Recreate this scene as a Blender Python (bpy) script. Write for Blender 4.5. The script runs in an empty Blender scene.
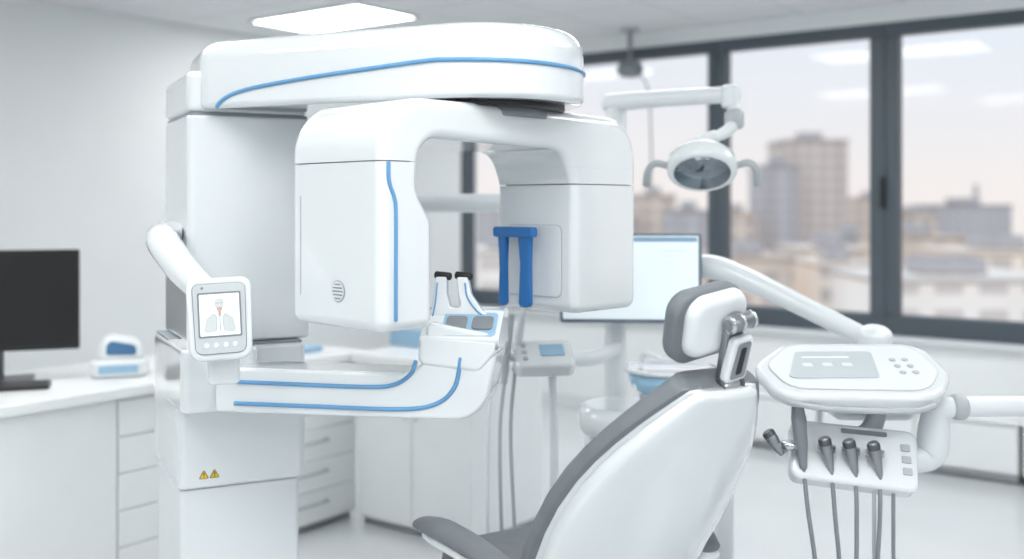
import bpy,bmesh,math
from mathutils import Vector as V, Matrix
H=1.4
sc=bpy.context.scene
try:
    sc.view_settings.view_transform='Standard'
except Exception: pass
# ------------------------------------------------------------ materials
MC={}
def mat(name,col,rough=.4,metal=0,coat=0,var=.03,scale=6,bump=0,emit=0,ecol=None,alpha=None):
    if name in MC: return MC[name]
    m=bpy.data.materials.new(name); m.use_nodes=True; nt=m.node_tree
    b=nt.nodes['Principled BSDF']
    tc=nt.nodes.new('ShaderNodeTexCoord'); nz=nt.nodes.new('ShaderNodeTexNoise')
    nz.inputs['Scale'].default_value=scale
    cr=nt.nodes.new('ShaderNodeValToRGB')
    c0=[max(0,c*(1-var)) for c in col]
    cr.color_ramp.elements[0].color=(*c0,1); cr.color_ramp.elements[1].color=(*col,1)
    cr.color_ramp.elements[0].position=.35; cr.color_ramp.elements[1].position=.65
    nt.links.new(tc.outputs['Object'],nz.inputs['Vector'])
    nt.links.new(nz.outputs['Fac'],cr.inputs['Fac'])
    nt.links.new(cr.outputs['Color'],b.inputs['Base Color'])
    b.inputs['Roughness'].default_value=rough; b.inputs['Metallic'].default_value=metal
    b.inputs['Coat Weight'].default_value=coat; b.inputs['Coat Roughness'].default_value=.03
    if bump:
        bp=nt.nodes.new('ShaderNodeBump'); bp.inputs['Strength'].default_value=bump; bp.inputs['Distance'].default_value=.002
        n2=nt.nodes.new('ShaderNodeTexNoise'); n2.inputs['Scale'].default_value=400
        nt.links.new(tc.outputs['Object'],n2.inputs['Vector'])
        nt.links.new(n2.outputs['Fac'],bp.inputs['Height']); nt.links.new(bp.outputs['Normal'],b.inputs['Normal'])
    if emit:
        b.inputs['Emission Color'].default_value=(*(ecol or col),1); b.inputs['Emission Strength'].default_value=emit
    if alpha is not None:
        b.inputs['Alpha'].default_value=alpha
    MC[name]=m; return m
WHITE=mat('glossy_white_plastic',(.78,.815,.835),.12,coat=1,var=.015)
WHITE2=mat('white_plastic',(.76,.795,.815),.30,coat=.4,var=.02)
SATIN=mat('satin_white_enamel',(.72,.755,.775),.4,var=.02)
SEAM=mat('seam_grey',(.28,.31,.34),.6)  # dark grey joint bands between housing parts
BLUE=mat('light_blue_trim',(.13,.34,.60),.35)
DBLUE=mat('deep_blue_plastic',(.010,.15,.45),.3,coat=.3)
PALEB=mat('pale_blue_plastic',(.32,.51,.68),.35)
GREY=mat('grey_upholstery',(.18,.20,.22),.55,var=.08,scale=20,bump=.15)
LGREY=mat('light_grey_plastic',(.45,.48,.5),.4)
MGREY=mat('mid_grey_plastic',(.22,.24,.26),.4)
BLACK=mat('black_rubber',(.012,.013,.015),.45)
CHROME=mat('brushed_chrome',(.60,.62,.64),.22,metal=1)
SOFTM=mat('satin_grey_metal',(.30,.32,.34),.3,metal=.8)
DARKM=mat('dark_metal',(.12,.13,.14),.35,metal=.7)
HOSE=mat('grey_hose',(.25,.27,.29),.5)
YELLOW=mat('warning_yellow',(.9,.6,.03),.5)
WALL=mat('painted_wall',(.85,.872,.88),.8,var=.03,scale=1.5)
FRAME=mat('window_frame_slate',(.075,.095,.115),.45)
CAB=mat('cabinet_white_laminate',(.83,.855,.865),.35,var=.02)
TOP=mat('worktop_white',(.86,.88,.885),.25,var=.02)
SCRW=mat('lit_white_screen',(.7,.78,.82),.3,emit=.42,ecol=(.80,.88,.92))
SCRK=mat('dark_screen_glass',(.004,.004,.005),.3)
PANEL=mat('ceiling_light_diffuser',(.9,.9,.9),.5,emit=10.8,ecol=(1,1,.99))
# ------------------------------------------------------------ core helpers
WL={}
def reg(o,parent,c):
    bpy.context.scene.collection.objects.link(o)
    if parent: o.parent=parent; o.location=V(c)-WL[parent.name]
    else: o.location=V(c)
    WL[o.name]=V(c)
def thing(name,label,cat,loc,group=None):
    o=bpy.data.objects.new(name,None); o.empty_display_size=.1
    reg(o,None,loc); o['label']=label; o['category']=cat
    if group:o['group']=group
    return o
def tag(o,label=None,cat=None,kind=None,group=None):
    if label:o['label']=label
    if cat:o['category']=cat
    if kind:o['kind']=kind
    if group:o['group']=group
    return o
def mk(name,vs,fs,m,parent=None,M=None,smooth=True,wn=False,label=None):
    vs=[(M@V(v) if M else V(v)) for v in vs]
    mn=V([min(v[i] for v in vs) for i in range(3)]); mx=V([max(v[i] for v in vs) for i in range(3)])
    c=(mn+mx)/2
    me=bpy.data.meshes.new(name); me.from_pydata([v-c for v in vs],[],fs)
    bm=bmesh.new(); bm.from_mesh(me); bmesh.ops.recalc_face_normals(bm,faces=bm.faces); bm.to_mesh(me); bm.free()
    me.materials.append(m)
    for p in me.polygons:p.use_smooth=smooth
    o=bpy.data.objects.new(name,me); reg(o,parent,c)
    if wn:
        w=o.modifiers.new('wn','WEIGHTED_NORMAL'); w.keep_sharp=True
    if label:o['label']=label
    return o
def cutz(o,z,keep_above):
    """planar cut of a closed shell at world height z"""
    c=WL[o.name]; bm=bmesh.new(); bm.from_mesh(o.data)
    g=bm.verts[:]+bm.edges[:]+bm.faces[:]
    r=bmesh.ops.bisect_plane(bm,geom=g,plane_co=(0,0,z-c.z),plane_no=(0,0,1),clear_outer=not keep_above,clear_inner=keep_above)
    ed=[e for e in r['geom_cut'] if isinstance(e,bmesh.types.BMEdge)]
    bmesh.ops.holes_fill(bm,edges=ed,sides=0)
    for e in bm.edges:
        if len(e.link_faces)==2 and abs(e.verts[0].co.z-(z-c.z))<1e-5 and abs(e.verts[1].co.z-(z-c.z))<1e-5: e.smooth=False
    for f in bm.faces:f.smooth=True
    bm.to_mesh(o.data); bm.free()
def fr(o,X,Y):
    X=V(X).normalized(); Y=V(Y); Y=(Y-X*Y.dot(X)).normalized(); Z=X.cross(Y)
    M=Matrix.Identity(4)
    for i in range(3):
        M[i][0]=X[i];M[i][1]=Y[i];M[i][2]=Z[i];M[i][3]=o[i]
    return M
UP=(0,0,1)
def T(x,y,z):return Matrix.Translation((x,y,z))
def rpoly(pts,n=7):
    out=[];N=len(pts)
    for i in range(N):
        p=V(pts[i][:2]); r=pts[i][2] if len(pts[i])>2 else 0
        if r<=0: out.append((p.x,p.y)); continue
        a=(V(pts[i-1][:2])-p); b=(V(pts[(i+1)%N][:2])-p)
        la,lb=a.length,b.length; a/=la;b/=lb
        ang=a.angle(b)
        if abs(ang-math.pi)<.02: out.append((p.x,p.y)); continue
        t=min(r/math.tan(ang/2),la*.49,lb*.49); r=t*math.tan(ang/2)
        c=p+(a+b).normalized()*(r/math.sin(ang/2))
        p0=p+a*t-c;p1=p+b*t-c
        a0=math.atan2(p0.y,p0.x);a1=math.atan2(p1.y,p1.x);d=a1-a0
        while d>math.pi:d-=2*math.pi
        while d<-math.pi:d+=2*math.pi
        for j in range(n+1):
            q=a0+d*j/n; out.append((c.x+r*math.cos(q),c.y+r*math.sin(q)))
    return out
def area(p): return sum(p[i-1][0]*p[i][1]-p[i][0]*p[i-1][1] for i in range(len(p)))/2
def inset(p,d):
    if d==0:return list(p)
    out=[];N=len(p)
    for i in range(N):
        a=V(p[i-1]);b=V(p[i]);c=V(p[(i+1)%N])
        e0=(b-a);e1=(c-b)
        e0=e0.normalized() if e0.length>1e-9 else V((1,0)); e1=e1.normalized() if e1.length>1e-9 else e0
        n0=V((-e0.y,e0.x));n1=V((-e1.y,e1.x))
        m=(n0+n1)/max(.3,1+n0.dot(n1)); q=b+m*d; out.append((q.x,q.y))
    return out
def slab(name,pts,z0,z1,m,parent=None,M=None,bt=.004,bb=None,n=4,label=None):
    p=[q for q in pts]
    if area(p)<0:p=p[::-1]
    if bb is None:bb=bt
    rings=[]
    if bb>0:
        for j in range(n+1):
            a=j/n*math.pi/2; rings.append((inset(p,bb*(1-math.sin(a))),z0+bb*(1-math.cos(a))))
    else: rings.append((p,z0))
    if bt>0:
        for j in range(n+1):
            a=(1-j/n)*math.pi/2; rings.append((inset(p,bt*(1-math.sin(a))),z1-bt*(1-math.cos(a))))
    else: rings.append((p,z1))
    N=len(p);vs=[];fs=[]
    for r,z in rings:
        vs+=[(x,y,z) for x,y in r]
    for k in range(len(rings)-1):
        for i in range(N):
            j=(i+1)%N; fs.append((k*N+i,k*N+j,(k+1)*N+j,(k+1)*N+i))
    fs.append(tuple(range(N))[::-1]); fs.append(tuple((len(rings)-1)*N+i for i in range(N)))
    return mk(name,vs,fs,m,parent,M,wn=True,label=label)
def rect(x0,x1,y0,y1,r=0,n=5):
    return rpoly([(x0,y0,r),(x1,y0,r),(x1,y1,r),(x0,y1,r)],n)
def box(name,x0,x1,y0,y1,z0,z1,m,parent=None,M=None,b=.003,r=None,bt=None,bb=None,label=None):
    if r is None:r=b
    return slab(name,rect(x0,x1,y0,y1,max(r,b*1.05) if r or b else 0,5 if r>.006 else 2),z0,z1,m,parent,M,bt=b if bt is None else bt,bb=b if bb is None else bb,n=4 if b>.006 else 2,label=label)
def cat(pts,k=6):
    P=[V(p) for p in pts]
    if len(P)<3:return P
    out=[]
    for i in range(len(P)-1):
        p0=P[i-1] if i>0 else P[0]*2-P[1]; p1=P[i];p2=P[i+1]; p3=P[i+2] if i+2<len(P) else P[-1]*2-P[-2]
        for j in range(k):
            t=j/k
            out.append(.5*((2*p1)+(p2-p0)*t+(2*p0-5*p1+4*p2-p3)*t*t+(3*p1-p0-3*p2+p3)*t**3))
    out.append(P[-1]);return out
def tube(name,pts,r,m,parent=None,M=None,seg=12,k=6,cap=True,smoothpath=True,label=None,flat=1.0):
    P=cat(pts,k) if smoothpath else [V(p) for p in pts]
    n=len(P); rs=r if isinstance(r,(list,tuple)) else None
    def rad(i):
        if not rs:return r
        f=i/(n-1)*(len(rs)-1); a=int(min(f,len(rs)-2)); return rs[a]+(rs[a+1]-rs[a])*(f-a)
    t0=(P[1]-P[0]).normalized(); ref=V((0,0,1)) if abs(t0.z)<.9 else V((1,0,0))
    nx=t0.cross(ref).normalized(); rings=[]
    for i in range(n):
        t=(P[min(i+1,n-1)]-P[max(i-1,0)]).normalized()
        nx=(nx-t*nx.dot(t)).normalized(); ny=t.cross(nx); R=rad(i)
        rings.append([P[i]+(nx*math.cos(a)+ny*math.sin(a)*flat)*R for a in [2*math.pi*q/seg for q in range(seg)]])
    if cap:
        def capr(ring,c,d,R):
            return [[c+(v-c)*s+d*R*h for v in ring] for s,h in((.92,.25),(.7,.5),(.35,.65))]
        a=capr(rings[0],P[0],(P[0]-P[1]).normalized(),rad(0)*.7); b=capr(rings[-1],P[-1],(P[-1]-P[-2]).normalized(),rad(n-1)*.7)
        rings=a[::-1]+rings+b
    return loft(name,rings,m,parent,M,label)
def loft(name,rings,m,parent=None,M=None,label=None,capends=True):
    seg=len(rings[0]);vs=[v for r in rings for v in r];fs=[]
    for k in range(len(rings)-1):
        for i in range(seg):
            j=(i+1)%seg;fs.append((k*seg+i,k*seg+j,(k+1)*seg+j,(k+1)*seg+i))
    if capends:
        fs.append(tuple(range(seg))[::-1]);fs.append(tuple((len(rings)-1)*seg+i for i in range(seg)))
    return mk(name,vs,fs,m,parent,M,label=label)
def lathe(name,prof,m,parent=None,M=None,seg=28,label=None):
    rings=[[(r*math.cos(2*math.pi*i/seg),r*math.sin(2*math.pi*i/seg),z) for i in range(seg)] for r,z in prof]
    return loft(name,rings,m,parent,M,label)
def cyl(name,r,z0,z1,m,parent=None,M=None,b=.002,seg=24,label=None):
    b=min(b,r*.4)
    return lathe(name,[(r-b,z0),(r,z0+b),(r,z1-b),(r-b,z1)],m,parent,M,seg,label)
# ------------------------------------------------------------ room axes
vv=V((.597,.802,0)).normalized(); uu=V((-vv.y,vv.x,0)); tt=-uu
C=V((-.885,8.3,0))
CE=H+1.15
WM=fr(C,tt,vv)   # x along window wall, y outward, z up
def setting(o,label=None):
    o['kind']='structure'; return o
floorm=mat('polished_vinyl_floor',(.68,.71,.725),.22,var=.05,scale=2,coat=.2)
setting(box('floor',-.2,9.2,-9.2,.2,-.1,0,floorm,None,WM,b=0,r=0))
m=bpy.data.materials.new('ceiling_tiles'); m.use_nodes=True; nt=m.node_tree; b=nt.nodes['Principled BSDF']
tc=nt.nodes.new('ShaderNodeTexCoord'); mp=nt.nodes.new('ShaderNodeMapping'); mp.inputs['Rotation'].default_value[2]=-math.atan2(tt.y,tt.x)
br=nt.nodes.new('ShaderNodeTexBrick'); br.offset=0; br.inputs['Scale'].default_value=1; br.inputs['Brick Width'].default_value=.6; br.inputs['Row Height'].default_value=.6
br.inputs['Mortar Size'].default_value=.008; br.inputs['Color1'].default_value=(.80,.82,.83,1); br.inputs['Color2'].default_value=(.78,.80,.81,1); br.inputs['Mortar'].default_value=(.62,.65,.66,1)
nt.links.new(tc.outputs['Object'],mp.inputs['Vector']); nt.links.new(mp.outputs['Vector'],br.inputs['Vector']); nt.links.new(br.outputs['Color'],b.inputs['Base Color']); b.inputs['Roughness'].default_value=.8
setting(box('ceiling',-.2,9.2,-9.2,.2,CE,CE+.1,m,None,WM,b=0,r=0))
setting(box('wall_left',-.2,0,-9,.2,0,CE,WALL,None,WM,b=0,r=0))
setting(box('wall_back',-.2,9.2,-9.2,-9.001,0,CE,WALL,None,WM,b=0,r=0))
setting(box('wall_right',9.001,9.2,-9,-.001,0,CE,WALL,None,WM,b=0,r=0))
ZB=H-.747; ZT=H+1.05
def wallpiece(pieces,name):
    vs=[];fs=[]
    for (x0,x1,z0,z1) in pieces:
        n=len(vs); vs+=[(x,y,z) for z in(z0,z1) for y in(0,.2) for x in(x0,x1)]
        fs+=[tuple(n+i for i in f) for f in((0,1,3,2),(4,5,7,6),(0,1,5,4),(2,3,7,6),(0,2,6,4),(1,3,7,5))]
    return mk(name,vs,fs,WALL,None,WM,smooth=False)
setting(wallpiece([(0,9,0,ZB),(0,9,ZT,CE),(0,.62,ZB,ZT),(8.6,9,ZB,ZT)],'wall_window'))
gl=bpy.data.materials.new('window_glass'); gl.use_nodes=True; nt=gl.node_tree; nt.nodes.clear()
o_=nt.nodes.new('ShaderNodeOutputMaterial'); mx=nt.nodes.new('ShaderNodeMixShader'); tr=nt.nodes.new('ShaderNodeBsdfTransparent'); gs=nt.nodes.new('ShaderNodeBsdfGlossy'); fz=nt.nodes.new('ShaderNodeFresnel')
tr.inputs['Color'].default_value=(.96,.97,.98,1); gs.inputs['Roughness'].default_value=.06; fz.inputs['IOR'].default_value=1.45
nt.links.new(fz.outputs[0],mx.inputs[0]);nt.links.new(tr.outputs[0],mx.inputs[1]);nt.links.new(gs.outputs[0],mx.inputs[2]);nt.links.new(mx.outputs[0],o_.inputs[0])
def window(i,x0,x1,fl,fr_):
    w=thing('window_%d'%i,'','',WM@V(((x0+x1)/2,.1,ZB))); del w['label'];del w['category']; w['kind']='structure'
    y0,y1=.0,.10
    for nm,a in (('frame_sill',(x0,x1,ZB,ZB+.115)),('frame_head',(x0,x1,ZT-.075,ZT)),('frame_jamb',(x0,x0+fl,ZB+.115,ZT-.075)),('frame_jamb',(x1-fr_,x1,ZB+.115,ZT-.075))):
        box(nm,a[0],a[1],y0,y1,a[2],a[3],FRAME,w,WM,b=.006,r=.006)
    g=mk('glass_pane',[(x0+fl,.05,ZB+.115),(x1-fr_,.05,ZB+.115),(x1-fr_,.05,ZT-.075),(x0+fl,.05,ZT-.075)],[(0,1,2,3)],gl,w,WM,smooth=False)
    return w
window(1,.62,2.72,.06,.06)
window(2,2.72,3.78,.06,.09)
w3=window(3,3.78,6.3,.07,.07)
window(4,6.3,8.6,.07,.07)
box('window_handle',3.755,3.785,-.03,.0,H-.02,H+.16,BLACK,w3,WM,b=.008,r=.01)
setting(box('trim_1',.6,8.6,-.06,.0,ZB-.03,ZB,SATIN,None,WM,b=.004))
setting(box('baseboard_window',0,9,-.015,0,0,.08,SATIN,None,WM,b=.003))
setting(box('baseboard_left',0,.015,-9,-.02,0,.08,SATIN,None,WM,b=.003))
def lightpanel(c,x=1.2,y=.6):
    q=WM.inverted()@V((c[0],c[1],0))
    t=thing('ceiling_light_panel','flat rectangular recessed white ceiling light panel','ceiling light',(c[0],c[1],CE-.01),'ceiling light panels')
    box('diffuser',q.x-x/2,q.x+x/2,q.y-y/2,q.y+y/2,CE-.012,CE-.004,PANEL,t,WM,b=0,r=0)
    for a in((q.x-x/2-.02,q.x+x/2+.02,q.y-y/2-.02,q.y-y/2),(q.x-x/2-.02,q.x+x/2+.02,q.y+y/2,q.y+y/2+.02),(q.x-x/2-.02,q.x-x/2,q.y-y/2,q.y+y/2),(q.x+x/2,q.x+x/2+.02,q.y-y/2,q.y+y/2)):
        box('frame_strip',*a,CE-.016,CE-.002,SATIN,t,WM,b=0,r=0)
lightpanel((-1.10,6.45),.92,.5)
for c in((.7,4.9),(-1.7,3.3),(-1.6,1.4),(.3,1.3),(2.3,3.2),(2.2,.2),(-.9,-.8),(1.0,-1.6)):
    lightpanel(c)
# low storage bench under the windows
for k in range(4):
    x0=2.55+k*1.02
    sb=thing('storage_bench','low white laminate storage bench below the window','cabinet',WM@V((x0+.5,-.25,0)),'low benches under the windows')
    box('body',x0,x0+1.0,-.44,-.02,.05,.30,CAB,sb,WM,b=.003)
    box('plinth',x0+.01,x0+.99,-.41,-.03,0,.05,SATIN,sb,WM,b=0,r=0)
    box('bench_top',x0-.008,x0+1.008,-.465,-.018,.301,.325,TOP,sb,WM,b=.004)
    for j in range(2): box('door',x0+.004+j*.5,x0+.496+j*.5,-.458,-.4405,.06,.292,CAB,sb,WM,b=.003)
# ------------------------------------------------------------ counter run
L0=uu*3.37
KM=fr((L0.x,L0.y,0),vv,uu)
TZ=H-.65
def handle(M,x0,x1,y,z,parent):
    tube('handle',[(x0,y,z),(x0,y-.025,z),(x1,y-.025,z),(x1,y,z)],.006,LGREY,parent,M,seg=8,smoothpath=False)
def drawers(M,x0,x1,y0,y1,z1,nd,label,extra=0):
    o=M@V(((x0+x1)/2,(y0+y1)/2,0))
    t=thing('drawer_cabinet',label,'cabinet',(o.x,o.y,0),'drawer cabinets under the counter')
    box('body',x0,x1,y0+.012,y1,.03,z1,CAB,t,M,b=.002)
    box('plinth',x0+.01,x1-.01,y0+.03,y1-.02,0,.03,SATIN,t,M,b=0,r=0)
    h=(z1-.05)/nd
    for i in range(nd):
        za=.04+i*h
        d=box('drawer',x0+.002,x1-.002,y0,y0+.019,za+.0015,za+h-.0015,CAB,t,M,b=.003)
        handle(M,(x0+x1)/2-.10,(x0+x1)/2+.10,y0,za+h*.62,d)
    return t
drawers(KM,2.17,2.77,0,.58,TZ-.04,5,'white laminate drawer cabinet with bar handles below the worktop')
drawers(KM,2.775,3.36,0,.58,TZ-.04,5,'white laminate drawer cabinet with bar handles below the worktop')
o=KM@V((1.6,.3,0))
dk=thing('reception_desk_base','plain white panelled desk base supporting the worktop','desk',(o.x,o.y,0))
box('front_panel',.9,2.165,0,.02,0,TZ-.04,CAB,dk,KM,b=.003)
box('end_panel',.9,.92,.021,.58,0,TZ-.04,CAB,dk,KM,b=.003)
box('back_panel',.921,2.165,.56,.58,0,TZ-.04,CAB,dk,KM,b=.003)
wt=box('worktop',.85,3.38,-.03,.62,TZ-.039,TZ,TOP,None,KM,b=.005)
tag(wt,'long white laminate worktop over the desk and drawer cabinets','worktop')
RM=fr((-.68,4.62,0),tt,vv)
rc=thing('storage_cabinet','white two-door base cabinet at the end of the counter','cabinet',RM@V((.32,.25,0)))
box('body',0,.64,.014,.5,.03,TZ-.04,CAB,rc,RM)
box('plinth',.01,.63,.03,.48,0,.03,SATIN,rc,RM,b=0,r=0)
for i in range(2):
    d=box('door',i*.32+.002,i*.32+.318,0,.019,.04,TZ-.045,CAB,rc,RM)
    x=.32-.03 if i==0 else .32+.03
    tube('handle',[(x,0,.5),(x,-.025,.5),(x,-.025,.62),(x,0,.62)],.005,SATIN,d,RM,seg=8,smoothpath=False)
tag(box('worktop',-.02,.66,-.02,.52,TZ-.039,TZ,TOP,None,RM,b=.005),'short white worktop on the two-door cabinet','worktop')
# desktop monitor
MM=fr((-1.89,3.83,0),(1,.35,0),(-.35,1,0))
mo=thing('computer_monitor','black widescreen computer monitor on a stand on the worktop','monitor',(-1.89,3.86,TZ))
MS=fr(MM@V((0,0,H-.35)),(1,.35,0),UP)
slab('housing',rect(-.29,.29,-.185,.185,.008),-.015,.015,BLACK,mo,MS,bt=.004)
slab('screen',rect(-.28,.28,-.165,.175,.003),.0152,.0165,SCRK,mo,MS,bt=0)
box('stand_neck',-.03,.03,.02,.04,TZ+.01,H-.4,DARKM,mo,MM,b=.004)
box('stand_base',-.13,.13,-.07,.11,TZ,TZ+.012,DARKM,mo,MM,b=.004,r=.02)
tag(box('keyboard',-.2,.20,-.30,-.18,TZ,TZ+.018,BLACK,None,MM@T(.0,.09,0),b=.005,r=.01),'flat black keyboard on the worktop','keyboard')
# small device
DM=fr((-1.49,4.0,0),(1,.4,0),(-.4,1,0))
dv=thing('pouch_sealer','small rounded white and blue tabletop sealing device','dental device',(-1.49,4.0,TZ))
box('body',-.11,.10,-.07,.09,TZ,TZ+.07,WHITE2,dv,DM,b=.02,r=.045)
slab('hood',rpoly([(-.085,0,.02),(.085,0,.02),(.075,.075,.05),(-.07,.105,.06)],8),-.06,.06,WHITE2,dv,fr(DM@V((0,0,TZ+.063)),DM.col[0][:3],UP),bt=.02)
slab('hood_window',rpoly([(-.055,.022,.012),(.055,.018,.012),(.052,.055,.020),(-.050,.078,.022)],5),.054,.063,mat('slate_blue_window',(.06,.17,.34),.25,coat=.5),dv,fr(DM@V((0,0,TZ+.066)),DM.col[0][:3],UP),bt=.004)
slab('front_panel',rect(-.08,.06,0,.030,.006),0,.004,PALEB,dv,fr(DM@V((0,-.0695,TZ+.02)),DM.col[0][:3],UP),bt=.002)
# counter clutter
BM=fr((-.52,4.80,0),tt,vv)
g=thing('glove_box','pale blue cardboard box of disposable gloves','box',BM@V((.0,.1,TZ)))
box('carton',-.09,.09,.04,.16,TZ,TZ+.08,PALEB,g,BM,b=.002)
slab('opening_slot',rpoly([(-.05,.09,.018),(.05,.09,.018),(.05,.13,.018),(-.05,.13,.018)]),TZ+.0801,TZ+.083,TOP,g,BM,bt=0)
for k,(x,y,mm) in enumerate(((.19,.1,DBLUE),(.27,.14,TOP))):
    q=BM@V((x,y,TZ)); bt=thing('spray_bottle',('deep blue' if k==0 else 'white')+' disinfectant bottle with pump top on the worktop','bottle',q)
    lathe('bottle_body',[(.028,0),(.032,.005),(.032,.09),(.026,.11),(.012,.12),(.012,.13)],mm,bt,Matrix.Translation(q))
    lathe('pump',[(.013,.131),(.013,.145),(.005,.147),(.005,.16),(.012,.161),(.012,.17)],TOP,bt,Matrix.Translation(q))
q=KM@V((3.1,.2,TZ)); BX=fr(q,vv,uu)
tg=box('instrument_tray',-.16,.16,-.1,.12,0,.025,PALEB,None,BX,b=.006,r=.02); tag(tg,'light blue plastic instrument tray on the worktop','tray')
# ------------------------------------------------------------ XRAY MACHINE
xr=thing('panoramic_xray_machine','tall glossy white panoramic dental X-ray machine with blue trim lines','x-ray machine',(-.76,2.85,0))
Wd=V((.891,.454,0)).normalized(); Dd=V((-Wd.y,Wd.x,0))
CL=fr((-.815,2.56,H),Wd,Dd)
CU=fr((-.803,2.60,H),Wd,Dd)
box('floor_plate',-.04,.37,-.06,.45,-H,-H+.03,SATIN,xr,CL,b=.01,r=.03)
box('column_post',.008,.305,.012,.37,-H+.03,-.702,WHITE2,xr,CL,b=.006,r=.012)
lc=box('lower_column_housing',0,.32,0,.39,-.70,-.352,WHITE,xr,CL,b=.012,r=.02,label='wider white housing with warning labels')
box('seam_band',.006,.31,.006,.38,-.353,-.347,SEAM,xr,CL,b=.001)
box('upper_column_housing',0,.31,0,.36,-.346,.225,WHITE,xr,CU,b=.008,r=.022)
box('seam_band',.006,.304,.006,.354,.224,.232,SEAM,xr,CU,b=.001)
box('column_cap',0,.31,0,.36,.231,.335,WHITE,xr,CU,b=.018,r=.026)
for x in(.062,.088):
    F=fr(CL@V((x,-.0005,-.665)),Wd,UP)
    a=slab('warning_label',rpoly([(-.0125,-.01,.002),(.0125,-.01,.002),(0,.0125,.002)],3),0,.001,BLACK,lc,F,bt=0,label='yellow triangular warning sticker')
    slab('warning_symbol',rpoly([(-.0098,-.0085,.001),(.0098,-.0085,.001),(0,.0095,.001)],3),.0011,.0016,YELLOW,a,F,bt=0)
    slab('exclamation_mark',[(-.0012,-.002),(.0012,-.002),(.0018,.005),(-.0018,.005)],.0017,.002,BLACK,a,F,bt=0)
    slab('exclamation_mark',rect(-.0013,.0013,-.0062,-.0038),.0017,.002,BLACK,a,F,bt=0)
# --- overhead head
Cg=V((-.071,2.556)); Rg=.245
nv=V((-.4,-.915)).normalized()
arc=[]
a0=math.atan2(nv.y,nv.x); a1=math.radians(75)
for i in range(29):
    a=a0+(a1-a0)*i/28; arc.append((Cg.x+Rg*math.cos(a),Cg.y+Rg*math.sin(a)))
hp=[(-.77,2.60,.075)]+[(x,y,0) for x,y in arc]+[(-.62,3.00,.08),(-.88,2.84,.08)]
hpl=rpoly(hp,8)
HM=T(0,0,H)
hd=slab('overhead_carriage',hpl,.238,.412,WHITE,xr,HM,bt=.055,bb=.016,n=8,label='long rounded overhead arm with a blue stripe')
path=[]
st=V((-.77,2.60));en=V(arc[0]); d=(en-st); L=d.length; dn=d.normalized(); off=V((dn.y,-dn.x))*.0015
for s,z in((.050,.240),(.060,.252),(.09,.268),(.14,.280),(.22,.290),(.35,.302),(.5,.313),(L-.02,.322)):
    q=st+dn*s+off; path.append((q.x,q.y,H+z))
for i in range(1,26):
    a=a0+(a1-a0)*i/28; z=.322-.010*(i/24)
    path.append((Cg.x+(Rg+.001)*math.cos(a),Cg.y+(Rg+.001)*math.sin(a),H+z))
tube('blue_stripe',path,.005,BLUE,hd,seg=8,k=3)
cyl('rotation_bearing',.200,.226,.239,BLACK,xr,T(Cg.x,Cg.y,H))
cyl('bearing_collar',.16,.205,.228,MGREY,xr,T(Cg.x,Cg.y,H))
# --- rotating gantry
G=V((.695,.719,0)).normalized(); A=V((G.y,-G.x,0))
O=V((-.268,2.15,H))
def GF(w): return fr(O-A*w,G,UP)
GL=.86
GW=.325
U=rpoly([(0,-.265,.025),(0,.228,.12),(.40,.232,.3),(GL,.222,.11),(GL,-.270,.028),(.605,-.270,.028),(.607,.055,.09),(.570,.135,.07),(.11,.145,.06),(.102,.03,.06),(.146,-.035,.05),(.146,-.265,.025)],12)
def gantry_shell(name,parent,label=None):
    o=slab(name,U,0,GW,WHITE,parent,GF(GW),bt=.024,bb=.024,n=7,label=label)
    c=WL[o.name]
    for v in o.data.vertices:       # the arm narrows towards the sensor end
        p=v.co+c-O; g_=p.dot(G); w_=-p.dot(A)
        f=max(0,min(1,(g_-.12)/.45)); f=f*f*(3-2*f)
        v.co+=A*(w_*.165*f)
    return o
def keep(o,side):
    c=WL[o.name]; bm=bmesh.new(); bm.from_mesh(o.data)
    bad=[v for v in bm.verts if ((v.co+c-O).dot(G)>.4)!=(side=='sensor')]
    bmesh.ops.delete(bm,geom=bad,context='VERTS'); bm.to_mesh(o.data); bm.free()
ga=gantry_shell('rotating_gantry',xr,'rounded inverted-U rotating arm')
th=gantry_shell('xray_tube_housing',ga,'white X-ray tube housing with vent and blue line')
eb=gantry_shell('arm_end_block',ga)
sh=gantry_shell('sensor_housing',ga,'white image sensor housing')
cutz(ga,H+.0927,True)
cutz(th,H+.0903,False); keep(th,'tube')
cutz(eb,H+.0926,False); cutz(eb,H+.0527,True); keep(eb,'sensor')
cutz(sh,H+.0503,False); keep(sh,'sensor')
slab('housing_seam',rect(.012,.090,.086,.097),.014,GW-.014,SEAM,ga,GF(GW),bt=0)
slab('housing_seam',rect(.622,GL-.014,.046,.056),.014,.250,SEAM,ga,GF(.264),bt=0)
IF=fr(O+G*.605-A*.272,A,UP)
zc=A.cross(V(UP)); sgn=-1 if zc.dot(G)>0 else 1
def iface(nm,x0,x1,z0,z1,r,t0,t1,mm,par,b=.002,label=None):
    return slab(nm,rect(x0,x1,z0,z1,r),min(sgn*t0,sgn*t1),max(sgn*t0,sgn*t1),mm,par,IF,bt=b,label=label)
iface('panel_outline',.045,.232,-.232,-.05,.016,-.004,.0015,LGREY,sh,b=0)
iface('sensor_panel',.0465,.2305,-.2305,-.0515,.015,-.004,.0035,WHITE,sh,b=.0015)
hs=iface('head_support_bar',.042,.180,-.082,-.055,.008,.03,.055,DBLUE,sh,b=.005,label='blue crossbar of the head support')
iface('mount_block',.08,.13,-.080,-.058,.005,.003,.031,DBLUE,sh,b=.002)
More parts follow.
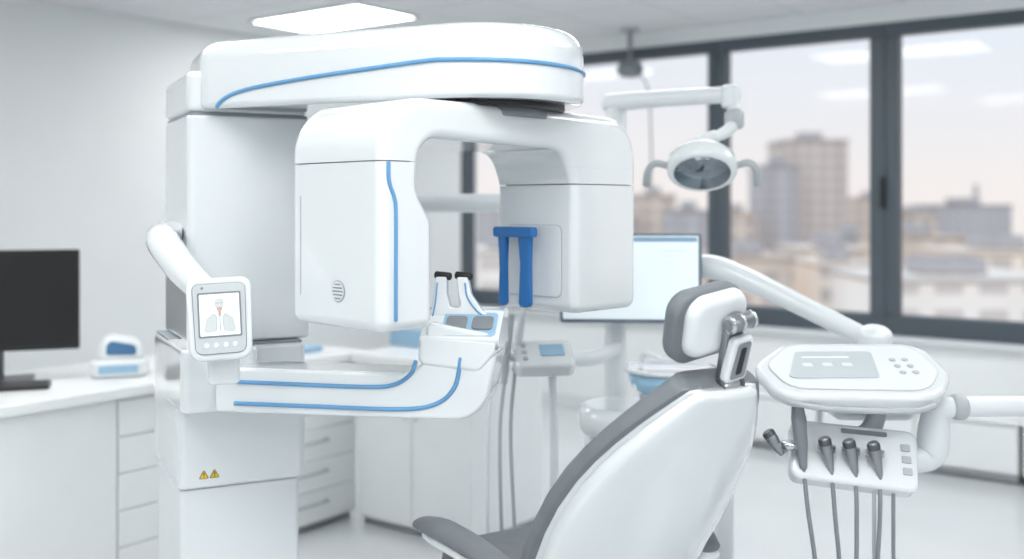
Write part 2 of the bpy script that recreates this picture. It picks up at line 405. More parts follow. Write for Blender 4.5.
for x0,x1 in((.054,.084),(.126,.168)):
    q=rpoly([(x0,-.070,.004),(x1,-.070,.004),(x1-.004,-.150,.0),(x1-.002,-.258,.012),(x0+.003,-.258,.012),(x0+.008,-.150,0)],4)
    slab('temple_support',q,min(sgn*.032,sgn*.050),max(sgn*.032,sgn*.050),DBLUE,hs,IF,bt=.004)
bl=[(.029,.088),(.029,.06),(.033,.04),(.044,.015),(.048,-.015),(.048,-.14),(.048,-.240)]
tube('blue_line',[tuple(O+A*.0008+G*(x-.010)+V((0,0,z))) for x,z in bl],.0045,BLUE,th,seg=8)
OF=fr(O-A*GW,A,UP)
def oface(nm,pts,t0,t1,mm,par,b=0):
    return slab(nm,pts,min(sgn*t0,sgn*t1),max(sgn*t0,sgn*t1),mm,par,OF,bt=b)
oface('groove_line',rect(.040,.0425,-.2,.02),-.001,.0012,LGREY,th)
circ=lambda cx,cy,r,n=28:[(cx+r*math.cos(2*math.pi*i/n),cy+r*math.sin(2*math.pi*i/n)) for i in range(n)]
VX=.180
ve=oface('speaker_vent',circ(VX,-.185,.024),-.001,.0012,LGREY,th)
oface('vent_disc',circ(VX,-.185,.0215),.0013,.0022,WHITE2,ve)
for i in range(5):
    z=-.185+(i-2)*.0075; hw=math.sqrt(.018**2-(z+.185)**2)
    oface('vent_slot',rect(VX-hw,VX+hw,z-.0013,z+.0013),.0023,.0028,MGREY,ve)
# --- patient support arm
box('arm_mount_block',-.015,.165,-.140,.10,-.487,-.338,WHITE,xr,CL,b=.010,r=.022,label='squared white housing joining the arm to the column')
B2=V((.986,-.166,0)).normalized(); away=V((-B2.y,B2.x,0))
AN=V((-.640,2.425,H))
AT=.130
def AF(w): return fr(AN+away*w,B2,UP)
PA=rpoly([(-.05,-.480,.010),(.585,-.480,.14),(.612,-.34,.014),(.616,-.288,.012),(.455,-.262,.012),(.447,-.378,.05),(-.05,-.376,.010)],10)
pa=slab('patient_support_arm',PA,0,AT,WHITE,xr,AF(AT),bt=.009,bb=.009,label='white horizontal arm curving up, with two blue lines')
y=.0005
for ln in(((.0,-.408),(.15,-.410),(.32,-.411),(.38,-.404),(.418,-.38),(.430,-.350)),((.0,-.458),(.2,-.459),(.39,-.459),(.475,-.445),(.520,-.405),(.533,-.340))):
    tube('blue_line',[tuple(AN+B2*s-away*y+V((0,0,z))) for s,z in ln],.0050,BLUE,pa,seg=8)
PLf=rpoly([(.434,-.358,.02),(.575,-.372,.03),(.614,-.33,.014),(.620,-.300,.010),(.438,-.290,.010)],6)
cp=slab('chin_rest_platform',PLf,0,AT+.008,WHITE,xr,AF(AT+.004),bt=.010,bb=.010)
WF=fr(AN+B2*.438,away,UP)
slab('sloped_console',rpoly([(-.003,-.320),(-.003,-.296,.006),(.066,-.240,.008),(.126,-.236,.01),(.130,-.320)],4),0,.181,WHITE,cp,WF,bt=.005)
PF=fr(AN+B2*.486+away*(.001)+V((0,0,-.2925)),B2,away+V((0,0,.811)))
cpad=slab('control_pad',rect(.0,.124,.0,.074,.010),-.004,.003,PALEB,cp,PF,bt=.002,label='pale blue control strip')
slab('control_button',rect(.008,.056,.018,.058,.009),.0032,.008,MGREY,cpad,PF,bt=.002)
slab('control_button',rect(.068,.116,.018,.058,.009),.0032,.008,MGREY,cpad,PF,bt=.002)
FK=rpoly([(.448,-.265,.008),(.456,-.215,.02),(.461,-.166,.005),(.487,-.166,.005),(.488,-.205,.02),(.497,-.236,.008),(.523,-.236,.008),(.515,-.205,.02),(.510,-.166,.005),(.536,-.166,.005),(.544,-.205,.02),(.570,-.240,.02),(.604,-.262,.010),(.602,-.274,.004)],5)
YT=V((0,0,1))+away*.08
FF=fr(AN+away*.078+V((0,0,-.24)),B2,tuple(YT))
fk=slab('patient_grip_plate',[(x,z+.24) for x,z in FK],0,.026,WHITE,cp,FF,bt=.004,label='white forked hand grip plate with black tips')
for x0,x1 in((.462,.487),(.510,.536)):
    tube('grip',[tuple(FF@V((x0-.002,.078,.012))),tuple(FF@V((x1+.006,.075,.016)))],.0092,BLACK,fk,seg=12,label='black rubber grip')
for ln in(((.466,.060),(.463,.02),(.456,-.020)),((.531,.060),(.537,.028),(.561,-.004),(.592,-.024))):
    tube('blue_edge_line',[tuple(FF@V((x,z,.0262))) for x,z in ln],.0022,BLUE,fk,seg=6)
# --- swivel arm + tablet
tube('panel_swivel_arm',[(-.875,2.80,H-.085),(-.86,2.62,H-.072),(-.822,2.47,H-.085),(-.750,2.39,H-.145),(-.665,2.335,H-.210)],[.03,.034,.038,.036,.031],WHITE,xr,seg=20)
TX=V((.96,.27,.045)).normalized()
TF=fr((-.637,2.29,H-.248),TX,(-.05,.12,1))
tp=slab('control_panel',rpoly([(-.066,-.09,.028),(.066,-.09,.028),(.070,.09,.022),(-.070,.09,.022)],6),-.03,.0,WHITE,xr,TF,bt=.008,label='white tilted touch control panel')
slab('panel_rim',rpoly([(-.054,-.076,.018),(.054,-.076,.018),(.057,.078,.014),(-.057,.078,.014)],6),.0,.003,MGREY,tp,TF,bt=.0015)
slab('panel_face',rpoly([(-.0525,-.0745,.016),(.0525,-.0745,.016),(.0555,.0765,.012),(-.0555,.0765,.012)],6),.0031,.0042,mat('panel_face_grey',(.56,.60,.62),.35),tp,TF,bt=.0005)
slab('screen_bezel',rect(-.046,.046,-.04,.058,.004),.0043,.0052,MGREY,tp,TF,bt=0)
scn=slab('screen',rect(-.042,.042,-.036,.054,.002),.0053,.0058,SCRW,tp,TF,bt=0)
FG=mat('screen_figure_grey',(.42,.46,.48),.5)
FL=mat('screen_figure_pale_grey',(.62,.65,.66),.5)
FR=mat('screen_figure_rust',(.58,.38,.32),.5)
for s_ in(-1,1):
    lu=rpoly([(s_*.034,-.030,.006),(s_*.007,-.026,.004),(s_*.005,.004,.003),(s_*.012,.013,.004),(s_*.028,.0,.008)],4)
    lu2=lu if area(lu)>0 else lu[::-1]
    slab('lung_outline',lu2,.0059,.0061,FG,scn,TF,bt=0)
    slab('lung_fill',inset(lu2,.0012),.0062,.0063,FL,scn,TF,bt=0)
sk=rpoly([(-.005,.020,.003),(.005,.020,.003),(.009,.029,.004),(.009,.043,.006),(-.009,.043,.006),(-.009,.029,.004)],4)
slab('skull_outline',sk,.0059,.0061,FG,scn,TF,bt=0)
slab('skull_fill',inset(sk if area(sk)>0 else sk[::-1],.0012),.0062,.0063,FL,scn,TF,bt=0)
for s_ in(-1,1): slab('eye_socket',circ(s_*.0038,.034,.0018,12),.0064,.0065,FG,scn,TF,bt=0)
slab('jaw_mark',rect(-.006,.006,.018,.025,.001),.0064,.0065,FR,scn,TF,bt=0)
slab('neck_mark',rect(-.003,.003,.006,.018,0),.0059,.0061,FR,scn,TF,bt=0)
slab('spine_mark',rect(-.0012,.0012,-.026,.006,0),.0059,.0061,FG,scn,TF,bt=0)
for i in range(4):
    slab('panel_button',circ(-.03+i*.02,-.057,.0062,16),.0043,.0058,SATIN,tp,TF,bt=.0008)
slab('power_button',circ(-.035,.068,.003,12),.0043,.0052,MGREY,tp,TF,bt=0)
box('panel_support',-.035,.035,-.02,.02,-.40,-.335,WHITE,xr,fr((-.645,2.35,H+0),(.96,.27,0),(-.27,.96,0)),b=.01,r=.012)
# ------------------------------------------------------------ DENTAL CHAIR
ch=thing('dental_chair','white-shelled dental patient chair with grey upholstery and headrest','dental chair',(.0,2.6,0))
S=V((.85,.527,0)).normalized(); F=V((-S.y,S.x,0))
th_=math.radians(33)
Tc=V((.424,2.10,H-.362)); Dn=F*math.sin(th_)+V((0,0,-math.cos(th_))); Nb=-(F*math.cos(th_)+V((0,0,math.sin(th_))))
def interp(tab,s):
    if s<=0:return tab[0][1]
    for i in range(len(tab)-1):
        if s<=tab[i+1][0]:
            a,b=tab[i],tab[i+1];f=(s-a[0])/(b[0]-a[0])
            p0=tab[i-1] if i>0 else a; p3=tab[i+2] if i+2<len(tab) else b
            m0=(b[1]-p0[1])/(b[0]-p0[0])*(b[0]-a[0]); m1=(p3[1]-a[1])/(p3[0]-a[0])*(b[0]-a[0])
            return (2*f**3-3*f*f+1)*a[1]+(f**3-2*f*f+f)*m0+(-2*f**3+3*f*f)*b[1]+(f**3-f*f)*m1
    return tab[-1][1]
BLn=.78
Wt=[(0,.084),(.03,.102),(.08,.130),(.16,.168),(.27,.206),(.40,.232),(.55,.242),(.75,.235),(1,.21)]
def backring(s,grow,n0,n1,ex=.5,seg=48,bw=.045):
    w=interp(Wt,s)+grow; c=Tc+Dn*(BLn*s)+Nb*(-.025*math.sin(math.pi*s)); out=[]
    for i in range(seg):
        a=2*math.pi*i/seg; ca,sa=math.cos(a),math.sin(a)
        x=w*math.copysign(abs(ca)**ex,ca); y=math.copysign(abs(sa)**ex,sa)
        y=(n1*y if y>0 else n0*y)
        bow=-bw*(x/.28)**2
        out.append(tuple(c+S*x+Nb*(y+bow)))
    return out
ss=[0,.006,.02,.045,.08,.13,.2,.27,.35,.45,.55,.65,.75,.85,.95,1]
def hb(s): return .018+.036*math.sin(math.pi*min(1,s*.8+.1))
bsh=loft('backrest_shell',[backring(s,-.008 if s>.004 else -.022,.006,hb(s) if s>.004 else .01,ex=.36) for s in ss],WHITE,ch,label='glossy white curved backrest shell')
loft('shell_rim',[backring(s,.002 if s>.004 else -.012,.002,.013) for s in ss],WHITE2,bsh)
loft('backrest_cushion',[backring(s,.016 if s>.004 else -.001,.058 if s>.004 else .034,.004) for s in ss],GREY,ch,label='grey upholstered backrest cushion')
# headrest
HU=V(UP)-F*.34
HFm=fr(V((.402,2.10,H-.228)),S*1.0+V((0,0,.16)),tuple(HU))
hr=slab('headrest_pad',rect(-.106,.076,-.084,.070,.048,9),-.042,.006,GREY,ch,HFm,bt=.010,bb=.026,n=7,label='grey headrest cushion')
slab('headrest_shell',rect(-.084,.074,-.070,.064,.042,9),.004,.028,WHITE,hr,HFm,bt=.022,bb=.001,n=7)
HB=HFm@T(-.014,0,0)
hj=slab('headrest_bracket',rpoly([(.008,-.17,.006),(.052,-.17,.006),(.064,.024,.018),(.016,.024,.018)],5),.026,.044,SOFTM,ch,HB,bt=.005,label='grey metal headrest bracket')
tube('hinge_barrel',[tuple(HB@V((.014,.008,.048))),tuple(HB@V((.066,.008,.048)))],.0165,SOFTM,hj,seg=20)
for x in(.012,.040,.070):
    cyl('hinge_cap',.019,-.003,.003,CHROME,hj,fr(HB@V((x,.008,.048)),HB.col[1][:3],HB.col[2][:3]),b=.001)
slab('bracket_cover',rpoly([(.002,-.118,.012),(.064,-.118,.012),(.072,-.020,.012),(.018,-.020,.012)],5),.042,.064,WHITE,hj,HB,bt=.008)
slab('cover_plate',rpoly([(.014,-.108,.006),(.054,-.108,.006),(.062,-.030,.006),(.028,-.030,.006)],4),.0641,.0665,SOFTM,hj,HB,bt=.001)
slab('cover_slot',rpoly([(.026,-.098,.004),(.042,-.098,.004),(.050,-.040,.004),(.036,-.040,.004)],3),.0666,.0672,BLACK,hj,HB,bt=0)
tube('hinge_barrel',[tuple(HB@V((.010,-.132,.048))),tuple(HB@V((.054,-.132,.048)))],.015,CHROME,hj,seg=20)
for x in(.006,.058):
    cyl('hinge_cap',.018,-.003,.003,DARKM,hj,fr(HB@V((x,-.132,.048)),HB.col[1][:3],HB.col[2][:3]),b=.001)
slab('slide_plate',rpoly([(.006,-.250,.004),(.046,-.250,.004),(.052,-.14,.004),(.010,-.14,.004)],3),.034,.048,SOFTM,hj,HB,bt=.003)
# seat
Bc=Tc+Dn*.72
SF=fr((Bc.x,Bc.y,0),F,-S)
sp=rpoly([(-.10,-.24,.06),(.32,-.24,.08),(.46,-.2,.1),(.46,.2,.1),(.32,.24,.08),(-.10,.24,.06)],8)
slab('seat_cushion',sp,H-.97,H-.865,GREY,ch,SF,bt=.035,bb=.02,n=5)
slab('seat_shell',inset(sp if area(sp)>0 else sp[::-1],.01),H-1.05,H-.971,WHITE,ch,SF,bt=.004,bb=.03,n=5)
lp=rpoly([(0,-.2,.04),(.50,-.16,.12),(.50,.16,.12),(0,.2,.04)],8)
LF=fr(SF@V((.44,0,H-.96)),tuple(F+V((0,0,-1.7))),tuple(-S))
slab('leg_rest_cushion',lp,-.02,.05,GREY,ch,LF,bt=.03,bb=.01,n=5)
slab('leg_rest_shell',lp,-.06,-.021,WHITE,ch,LF,bt=.002,bb=.02,n=4)
for s_ in(1,-1):
    ap=[(.38,s_*.275,H-.790),(.30,s_*.280,H-.780),(.15,s_*.280,H-.780),(.0,s_*.275,H-.795),(-.06,s_*.265,H-.82)]
    ar=tube('armrest',[tuple(SF@V(p)) for p in ap],[.034,.044,.042,.036,.030],GREY,ch,seg=18,flat=.45,label='padded curved grey armrest')
    tube('armrest_shell',[tuple(SF@V((p[0]*.93,p[1],p[2]-.022))) for p in ap],[.022,.036,.038,.034,.032],WHITE,ar,seg=16,flat=.5)
    tube('armrest_post',[tuple(SF@V((.08,s_*.27,H-.82))),tuple(SF@V((.04,s_*.262,H-.89))),tuple(SF@V((.02,s_*.22,H-1.0)))],.028,WHITE,ar,seg=14)
slab('pedestal_column',rect(-.12,.16,-.11,.11,.05),.06,H-1.05,WHITE2,ch,SF@T(.15,0,0),bt=.01)
slab('floor_base',rpoly([(-.25,-.2,.08),(.25,-.16,.1),(.25,.16,.1),(-.25,.2,.08)],8),0,.06,LGREY,ch,SF@T(.15,0,0),bt=.02,bb=.0)
# ------------------------------------------------------------ LAMP + POLE
px_,py_=.345,3.5
lp_=thing('dental_operating_light','white overhead dental light on a pole with jointed arm','dental light',(px_,py_,0))
cyl('floor_base',.14,0,.03,SATIN,lp_,T(px_,py_,0),b=.01)
cyl('pole',.036,.031,H+.345,WHITE2,lp_,T(px_,py_,0),b=.01,seg=20)
tube('upper_arm',[(px_-.03,py_,H+.34),(.5,3.4,H+.345),(.70,3.27,H+.345)],[.030,.027,.026],WHITE2,lp_,seg=18)
box('elbow_joint',-.028,.028,-.03,.03,H+.30,H+.375,WHITE2,lp_,T(.68,3.27,0),b=.015,r=.025)
tube('drop_arm',[(.69,3.265,H+.31),(.685,3.25,H+.25),(.64,3.22,H+.215),(.60,3.20,H+.205)],[.022,.02,.018,.016],WHITE2,lp_,seg=14)
lathe('joint_knuckle',[(.02,-.02),(.03,-.01),(.03,.03),(.018,.045)],LGREY,lp_,T(.69,3.26,H+.255))
hdw=V((.570,3.15,H+.118))
ZL=V((-.10,-.70,-.68)).normalized()
Xl=V((1,-.16,0)).normalized(); Yl=ZL.cross(Xl).normalized(); LHM=fr(hdw,Xl,Yl)
oval=Matrix.Diagonal((1.08,.85,1,1))
lh=lathe('lamp_head',[(.01,-.075),(.04,-.07),(.075,-.05),(.095,-.02),(.098,.01),(.094,.028),(.080,.034)],WHITE,lp_,LHM@oval,label='rounded white lamp housing')
lathe('reflector',[(.078,.035),(.076,.026),(.06,.02),(.02,.018),(.002,.018)],mat('reflector_grey',(.22,.25,.28),.12,metal=.85),lh,LHM@oval)
for i in range(5):
    a=2*math.pi*i/5+.3; 
    cyl('led_lens',.019,.020,.034,mat('led_lens_glass',(.66,.69,.72),.05,coat=1),lh,LHM@oval@T(.048*math.cos(a),.048*math.sin(a),0),b=.006)
cyl('led_lens',.014,.020,.034,MGREY,lh,LHM,b=.005)
for s_ in(-1,1):
    tube('positioning_handle',[tuple(LHM@V((s_*.10,0,0))),tuple(LHM@V((s_*.138,.010,.0))),tuple(LHM@V((s_*.160,-.01,.01))),tuple(LHM@V((s_*.166,-.065,.012)))],[.011,.011,.011,.013],LGREY,lh,seg=10)
tube('lamp_yoke',[(.62,3.205,H+.21),(.58,3.20,H+.195),(.56,3.20,H+.165)],.02,WHITE2,lp_,seg=14)
tube('side_arm',[(px_,py_,H+.006),(.0,3.44,H+.006),(-.37,3.38,H+.006)],.031,WHITE2,lp_,seg=18)
tube('arm_collar',[(px_,py_,H-.05),(px_,py_,H+.06)],.05,LGREY,lp_,seg=20)
tube('arm_collar',[(px_,py_,H-.26),(px_,py_,H-.16)],.048,WHITE2,lp_,seg=20)
# monitor on pole
mn=thing('medical_monitor','slim white medical monitor showing a pale screen, mounted on the pole','monitor',(.37,3.36,H-.23))
NF=fr((.378,3.35,H-.232),(1,-.06,0),UP)
slab('housing',rect(-.225,.225,-.145,.142,.01),-.03,.0,mat('monitor_bezel_blue_grey',(.16,.2,.25),.4),mn,NF,bt=.003)
sn=slab('screen',rect(-.215,.215,-.132,.134,.003),.0002,.0015,SCRW,mn,NF,bt=0,label='lit pale blue-white screen')
slab('screen_header',rect(-.21,.21,.115,.13,0),.0016,.002,PALEB,sn,NF,bt=0)
for i in range(3): slab('screen_text_line',rect(.10,.17-.02*i,.085-.018*i,.087-.018*i,0),.0016,.002,FL,sn,NF,bt=0)
box('mount_arm',-.03,.03,-.08,.0,-.03,.03,WHITE2,mn,T(px_,py_-.050,H-.30),b=.005)
# ------------------------------------------------------------ ASSISTANT UNIT
au=thing('assistant_instrument_unit','small white instrument holder with suction handpieces and hanging hoses','dental unit',(.08,3.05,H-.5))
AU=fr((.085,3.0,H-.40),V((1,.15,0)),V((0,.75,.45)))
bdy=slab('control_head',rect(-.085,.085,-.09,.03,.02,5),-.045,.0,WHITE,au,AU,bt=.01)
slab('display',rect(-.01,.06,-.05,.0,.006),.0005,.003,PALEB,bdy,AU,bt=.001)
for i in range(3): slab('unit_button',circ(-.055,-.06+.028*i,.008,12),.0005,.003,LGREY,bdy,AU,bt=.001)
tube('support_arm',[(.14,3.05,H-.45),(.26,3.25,H-.47),(px_,py_-.04,H-.47)],.024,WHITE2,au,seg=14)
for i,(x,y0,z,lean) in enumerate(((-.055,2.97,-.395,.03),(-.022,2.95,-.40,.022),(.008,3.0,-.375,.03))):
    h=tube('suction_handpiece',[(x,y0,H+z-.10),(x+lean*.4,y0,H+z),(x+lean,y0+.01,H+z+.09)],[.009,.012,.008],WHITE2 if i!=1 else LGREY,au,seg=12)
    tube('hose',[(x,y0,H+z-.10),(x-.012,y0,H-.65),(x-.012+.006*i,y0+.01,H-.95),(x+.01,y0+.05,H-1.25),(x+.08,y0+.15,H-1.32),(.15,3.17,H-1.22)],.0055,(WHITE2,LGREY,LGREY)[i],h,seg=10,k=8)
tube('hose',[(.115,3.0,H-.44),(.12,2.99,H-.7),(.115,3.0,H-1.0),(.12,3.06,H-1.25),(.15,3.17,H-1.24)],.012,WHITE2,au,seg=10,k=8)
slab('holder_bar',rect(-.09,.02,-.02,.02,.01),-.012,.012,WHITE2,au,fr((.02,2.98,H-.43),(1,.1,0),(0,1,0)),bt=.004)
# ------------------------------------------------------------ CUSPIDOR
cu=thing('cuspidor_unit','rounded white dental water unit with pale blue rinse bowl','dental unit',(.5,3.35,0))
cp2=rpoly([(-.24,-.14,.10),(.24,-.14,.10),(.24,.14,.10),(-.24,.14,.10)],8)
CM=T(.44,3.20,0)
slab('body',inset(cp2,.02),.0,H-.69,WHITE2,cu,CM@T(0,-.03,0),bt=.03,bb=0)
slab('top_shelf',cp2,H-.689,H-.60,WHITE,cu,CM@T(0,-.03,0),bt=.04,bb=.04,n=6)
slab('bowl_stand',rect(-.08,.08,-.06,.06,.04),H-.60,H-.580,WHITE2,cu,CM@T(.05,-.02,0),bt=.01)
lathe('rinse_bowl',[(.03,0),(.085,.010),(.118,.035),(.134,.082),(.124,.082),(.10,.040),(.06,.02),(.005,.014)],mat('pale_blue_glass',(.34,.58,.76),.08,coat=.6),cu,T(.475,3.13,H-.575),label='pale blue glass rinse bowl')
lathe('bowl_rim',[(.122,.081),(.138,.081),(.141,.089),(.136,.094),(.122,.089)],WHITE,cu,T(.475,3.13,H-.575))
tube('water_spout',[(.40,3.24,H-.60),(.40,3.24,H-.49),(.41,3.22,H-.455),(.45,3.19,H-.465)],.007,WHITE2,cu,seg=10)
# ------------------------------------------------------------ DELIVERY UNIT
du=thing('dental_delivery_unit','white dentist delivery console with display and hanging handpieces on jointed arms','dental unit',(.9,2.65,H-.45))
tube('balance_arm',[(px_+.085,py_-.01,H-.20),(.58,3.42,H-.205),(.64,3.38,H-.20),(.72,3.3,H-.225),(.86,3.08,H-.30),(.99,2.88,H-.375)],[.03,.036,.04,.036,.03,.028],WHITE2,du,seg=18,k=8)
DU=fr((.843,2.63,H-.402),V((1,.03,0)),V((0,1,.30)))
cs=slab('console_body',rpoly([(-.215,-.155,.08),(.16,-.175,.12),(.242,-.05,.11),(.235,.135,.07),(-.13,.14,.10),(-.245,.0,.10)],12),-.048,.0,WHITE,du,DU,bt=.012,bb=.034,n=6)
slab('console_rim',rpoly([(-.185,-.128,.06),(.145,-.146,.09),(.212,-.04,.09),(.205,.108,.055),(-.12,.115,.08),(-.21,.0,.08)],12),.0,.004,SATIN,cs,DU,bt=.003)
slab('display_panel',rpoly([(-.175,-.080,.014),(.05,-.080,.014),(.080,.070,.014),(-.115,.070,.014)],5),.0042,.007,mat('pale_display_blue_grey',(.56,.61,.64),.2,coat=.4),cs,DU,bt=.001,label='pale blue-grey touch display')
for i in range(3): slab('display_icon',rect(-.12+i*.05,-.095+i*.05,-.02,.0,.004),.0071,.0078,SATIN,cs,DU,bt=0)
slab('display_icon',rect(-.11,.01,.03,.036,0),.0071,.0078,SCRW,cs,DU,bt=0)
for i in range(2):
    for j in range(3):
        slab('console_button',circ(.118+i*.032,-.05+j*.036,.0085,16),.0042,.0065,LGREY,cs,DU,bt=.001)
tube('console_handle',[tuple(DU@V((-.19,-.145,-.025))),tuple(DU@V((-.1,-.182,-.025))),tuple(DU@V((.08,-.195,-.025))),tuple(DU@V((.15,-.170,-.025)))],.007,LGREY,cs,seg=10)
slab('console_neck',rect(-.08,.13,-.06,.06,.03),-.1,.01,WHITE2,du,T(.90,2.72,H-.45),bt=.02,label='rounded white joint under the console')
slab('neck_band',rect(-.085,.135,-.065,.065,.034),-.060,-.040,LGREY,du,T(.90,2.72,H-.45),bt=.004)
tube('arm_knuckle',[(.99,2.88,H-.42),(.99,2.86,H-.35)],.045,WHITE2,du,seg=20)
tube('lower_link',[(.99,2.87,H-.43),(.99,2.8,H-.50),(.93,2.70,H-.51)],.032,WHITE2,du,seg=16)
IH=fr((.832,2.55,H-.592),V((1,-.09,-.08)),V((0,.58,.82)))
ih=slab('instrument_holder',rpoly([(-.155,-.085,.025),(.145,-.095,.025),(.155,.062,.025),(-.15,.066,.025)],6),-.06,.0,WHITE,du,IH,bt=.012,bb=.02)
tube('holder_link',[(.93,2.66,H-.50),(.90,2.62,H-.55),(.86,2.60,H-.58)],.024,LGREY,du,seg=14)
for i in range(3): slab('holder_button',rect(.110,.132,-.055+i*.03,-.037+i*.03,.003),.0005,.004,LGREY,ih,IH,bt=.001)
slab('holder_display',rect(-.03,.08,.038,.050,.003),.0005,.002,MGREY,ih,IH,bt=0)
fb=box('junction_box',.80,.98,2.74,2.88,0,.12,WHITE2,du,None,b=.02,r=.03)
hx=[-.160,-.138,-.072,-.015,.042]
for i,x in enumerate(hx):
    p=IH@V((x,-.015,.020)); top=.128 if i==1 else .026
    q0=p+V((.008,-.012,-.050)); q1=p+V((-.010,-.016,top))
    if i==0: q0=p+V((-.020,-.01,-.02)); q1=p+V((-.052,0,.030))
    hh=tube('handpiece',[tuple(q0),tuple((q0*2+q1)/3),tuple((q0+q1*2)/3),tuple(q1)],[.007,.011,.0155,.0145] if i!=1 else [.009,.016,.018,.010],SOFTM if i!=1 else MGREY,du,seg=14,label='slim grey metallic dental handpiece')
    tube('handpiece_collar',[tuple(q1-(q1-q0)*.16),tuple(q1-(q1-q0)*.02)],.0155 if i!=1 else .0125,DARKM,hh,seg=14)
    lathe('holder_cup',[(.014,-.008),(.021,-.008),(.022,.007),(.015,.009)],CHROME,hh,Matrix.Translation(p))
    if i==1: tube('handpiece_tip',[tuple(q1),tuple(q1+V((-.003,0,.02)))],.006,DARKM,hh,seg=10)
    dx=(.045,.03,.02,.0,-.01)[i]
    if i==0: continue
    xe=.84+.03*i
    tube('hose',[tuple(q0),tuple(q0+V((dx*.3,-.008,-.10))),tuple(q0+V((dx,-.0,-.26))),tuple(q0+V((dx*.8,.05,-.42))),(xe,2.72,.35),(xe,2.80,.11)],.0055,HOSE,hh,seg=8,k=8)
for x,c in((.045,LGREY),(.09,HOSE)):
    p=IH@V((x,-.08,-.02)); tube('hose',[tuple(p),tuple(p+V((.0,-.0,-.15))),tuple(p+V((.01,.03,-.38))),(.93,2.78,.11)],.005,c,ih,seg=8,k=8)
tube('side_rail',[(1.50,2.62,H-.502),(1.3,2.62,H-.502),(1.10,2.60,H-.50),(1.055,2.60,H-.51),(1.045,2.60,H-.55),(1.04,2.60,H-.60),(1.02,2.60,H-.625),(.95,2.59,H-.63)],[.025,.025,.026,.030,.038,.040,.036,.028],WHITE2,du,seg=18,k=6)
tube('rail_collar',[(1.115,2.60,H-.50),(1.095,2.60,H-.50)],.032,LGREY,du,seg=18)
box('rail_post',-.035,.035,-.035,.035,.03,H-.47,WHITE2,du,T(1.5,2.62,0),b=.01,r=.02)
cyl('rail_post_base',.15,0,.03,SATIN,du,T(1.5,2.62,0),b=.01)
# ------------------------------------------------------------ ceiling fixture near the window
cf=thing('hanging_fixture','small dark grey fixture hanging from the ceiling with a long cord','ceiling fixture',(.77,6.85,CE))
cyl('ceiling_plate',.06,CE-.02,CE-.001,LGREY,cf,T(.77,6.85,0))
cyl('stem',.014,CE-.2,CE-.019,MGREY,cf,T(.77,6.85,0))
lathe('fixture_body',[(.02,0),(.07,-.02),(.09,-.07),(.07,-.11),(.02,-.12)],MGREY,cf,T(.77,6.85,CE-.2))
tube('cord',[(.80,6.83,CE-.27),(.88,6.8,CE-.4),(.90,6.79,H+.4),(.90,6.79,H+.1)],.006,MGREY,cf,seg=6)
# ------------------------------------------------------------ CITY
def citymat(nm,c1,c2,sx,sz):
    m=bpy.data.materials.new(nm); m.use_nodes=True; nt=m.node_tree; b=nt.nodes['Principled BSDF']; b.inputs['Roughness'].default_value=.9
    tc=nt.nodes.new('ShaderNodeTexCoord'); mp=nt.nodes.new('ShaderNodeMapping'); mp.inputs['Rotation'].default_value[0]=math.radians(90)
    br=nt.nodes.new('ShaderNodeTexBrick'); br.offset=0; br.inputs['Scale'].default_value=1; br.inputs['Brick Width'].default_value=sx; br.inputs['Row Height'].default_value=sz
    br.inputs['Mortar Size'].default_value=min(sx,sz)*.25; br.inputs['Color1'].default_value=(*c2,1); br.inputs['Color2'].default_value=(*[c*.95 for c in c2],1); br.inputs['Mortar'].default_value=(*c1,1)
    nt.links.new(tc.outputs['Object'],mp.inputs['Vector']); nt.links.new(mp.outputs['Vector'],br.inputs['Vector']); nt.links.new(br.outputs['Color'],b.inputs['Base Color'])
    b.inputs['Emission Color'].default_value=(.84,.80,.80,1); b.inputs['Emission Strength'].default_value=.20  # faint self-glow on the facades imitates distance haze
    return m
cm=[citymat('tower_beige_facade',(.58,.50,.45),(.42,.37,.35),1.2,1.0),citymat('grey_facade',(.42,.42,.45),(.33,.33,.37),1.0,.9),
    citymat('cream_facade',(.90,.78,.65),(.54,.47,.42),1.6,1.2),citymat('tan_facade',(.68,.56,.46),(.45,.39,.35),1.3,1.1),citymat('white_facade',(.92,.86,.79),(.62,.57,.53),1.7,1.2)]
cn=['beige office tower','grey office tower','cream apartment block','tan apartment block','white low building']
bl_=[(23.4,28.8,90,5.4,0),(29.5,32,120,1.4,1),(20.3,23.0,84,3.0,1),(16.2,18.7,80,-.8,3),(10.8,14,90,.7,3),(12.4,15.2,80,-.6,1),(22.0,24.4,70,-2.3,1),(14.6,17.4,50,-3.0,2),
 (33.1,36.5,90,-1.0,3),(40.3,47.6,100,-.2,1),(21.8,25.8,60,-2.0,3),(21.2,27,50,-2.4,2),(14.0,21,40,-3.0,4),(9.9,13.4,50,-2.7,3),(6.5,10,85,-1.2,1),(1,6,90,.3,3),(-5,.6,95,-.3,1),(3,9.5,55,-2.9,2),(-3,2.8,50,-2.4,4),(17.5,21,95,-2,1),(37,41,112,.6,3),(17.2,21.5,62,-2.8,2),(48.5,56,90,-.4,3),(27,40,60,-3.0,2)]
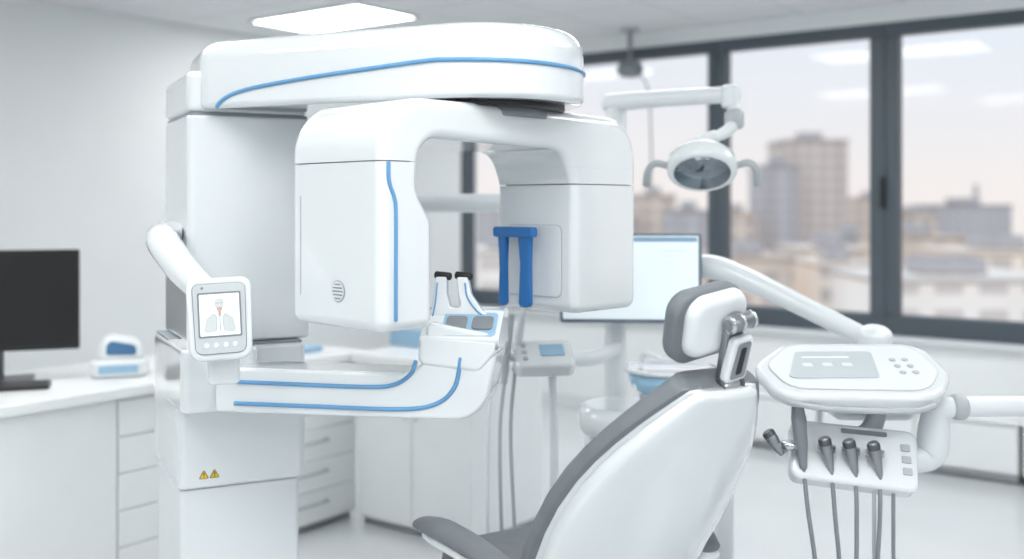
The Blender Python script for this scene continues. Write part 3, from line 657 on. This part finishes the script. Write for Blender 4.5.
for i,(x0,x1,y,zt,k) in enumerate(bl_):
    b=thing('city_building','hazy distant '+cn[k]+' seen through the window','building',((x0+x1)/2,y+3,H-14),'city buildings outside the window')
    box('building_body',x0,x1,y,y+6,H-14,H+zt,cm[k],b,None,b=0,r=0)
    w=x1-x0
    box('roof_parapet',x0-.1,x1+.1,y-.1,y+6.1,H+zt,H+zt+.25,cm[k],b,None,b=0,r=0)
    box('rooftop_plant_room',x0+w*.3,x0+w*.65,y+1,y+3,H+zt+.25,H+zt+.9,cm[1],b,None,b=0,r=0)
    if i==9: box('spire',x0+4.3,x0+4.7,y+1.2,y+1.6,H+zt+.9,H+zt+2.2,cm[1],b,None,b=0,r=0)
gr=mk('city_ground',[(-60,12,H-14),(140,12,H-14),(140,240,H-14),(-60,240,H-14)],[(0,1,2,3)],mat('hazy_city_ground',(.6,.57,.55),.9),None,None,smooth=False); gr['kind']='structure'; gr['label']='hazy city ground far below the windows'; gr['category']='ground'
# ------------------------------------------------------------ world
w=bpy.data.worlds.new('World'); sc.world=w; w.use_nodes=True; nt=w.node_tree; bg=nt.nodes['Background']
tc=nt.nodes.new('ShaderNodeTexCoord'); sx=nt.nodes.new('ShaderNodeSeparateXYZ'); cr=nt.nodes.new('ShaderNodeValToRGB')
el=cr.color_ramp.elements; el[0].position=0.0; el[0].color=(.88,.82,.79,1); el[1].position=.5; el[1].color=(.72,.80,.90,1)
e=cr.color_ramp.elements.new(.14); e.color=(.77,.81,.87,1)
nt.links.new(tc.outputs['Generated'],sx.inputs[0]); nt.links.new(sx.outputs['Z'],cr.inputs['Fac']); nt.links.new(cr.outputs['Color'],bg.inputs['Color']); bg.inputs['Strength'].default_value=1.12
# ------------------------------------------------------------ camera
cd=bpy.data.cameras.new('camera'); cam=bpy.data.objects.new('camera',cd); sc.collection.objects.link(cam)
cd.sensor_width=36; cd.lens=36*1050/1024; cd.shift_y=-74.5/1024
cam.location=(0,0,H); cam.rotation_euler=(math.radians(90),0,0)
cd.dof.use_dof=True; cd.dof.focus_distance=2.35; cd.dof.aperture_fstop=1.45
cd.clip_end=500
sc.camera=cam
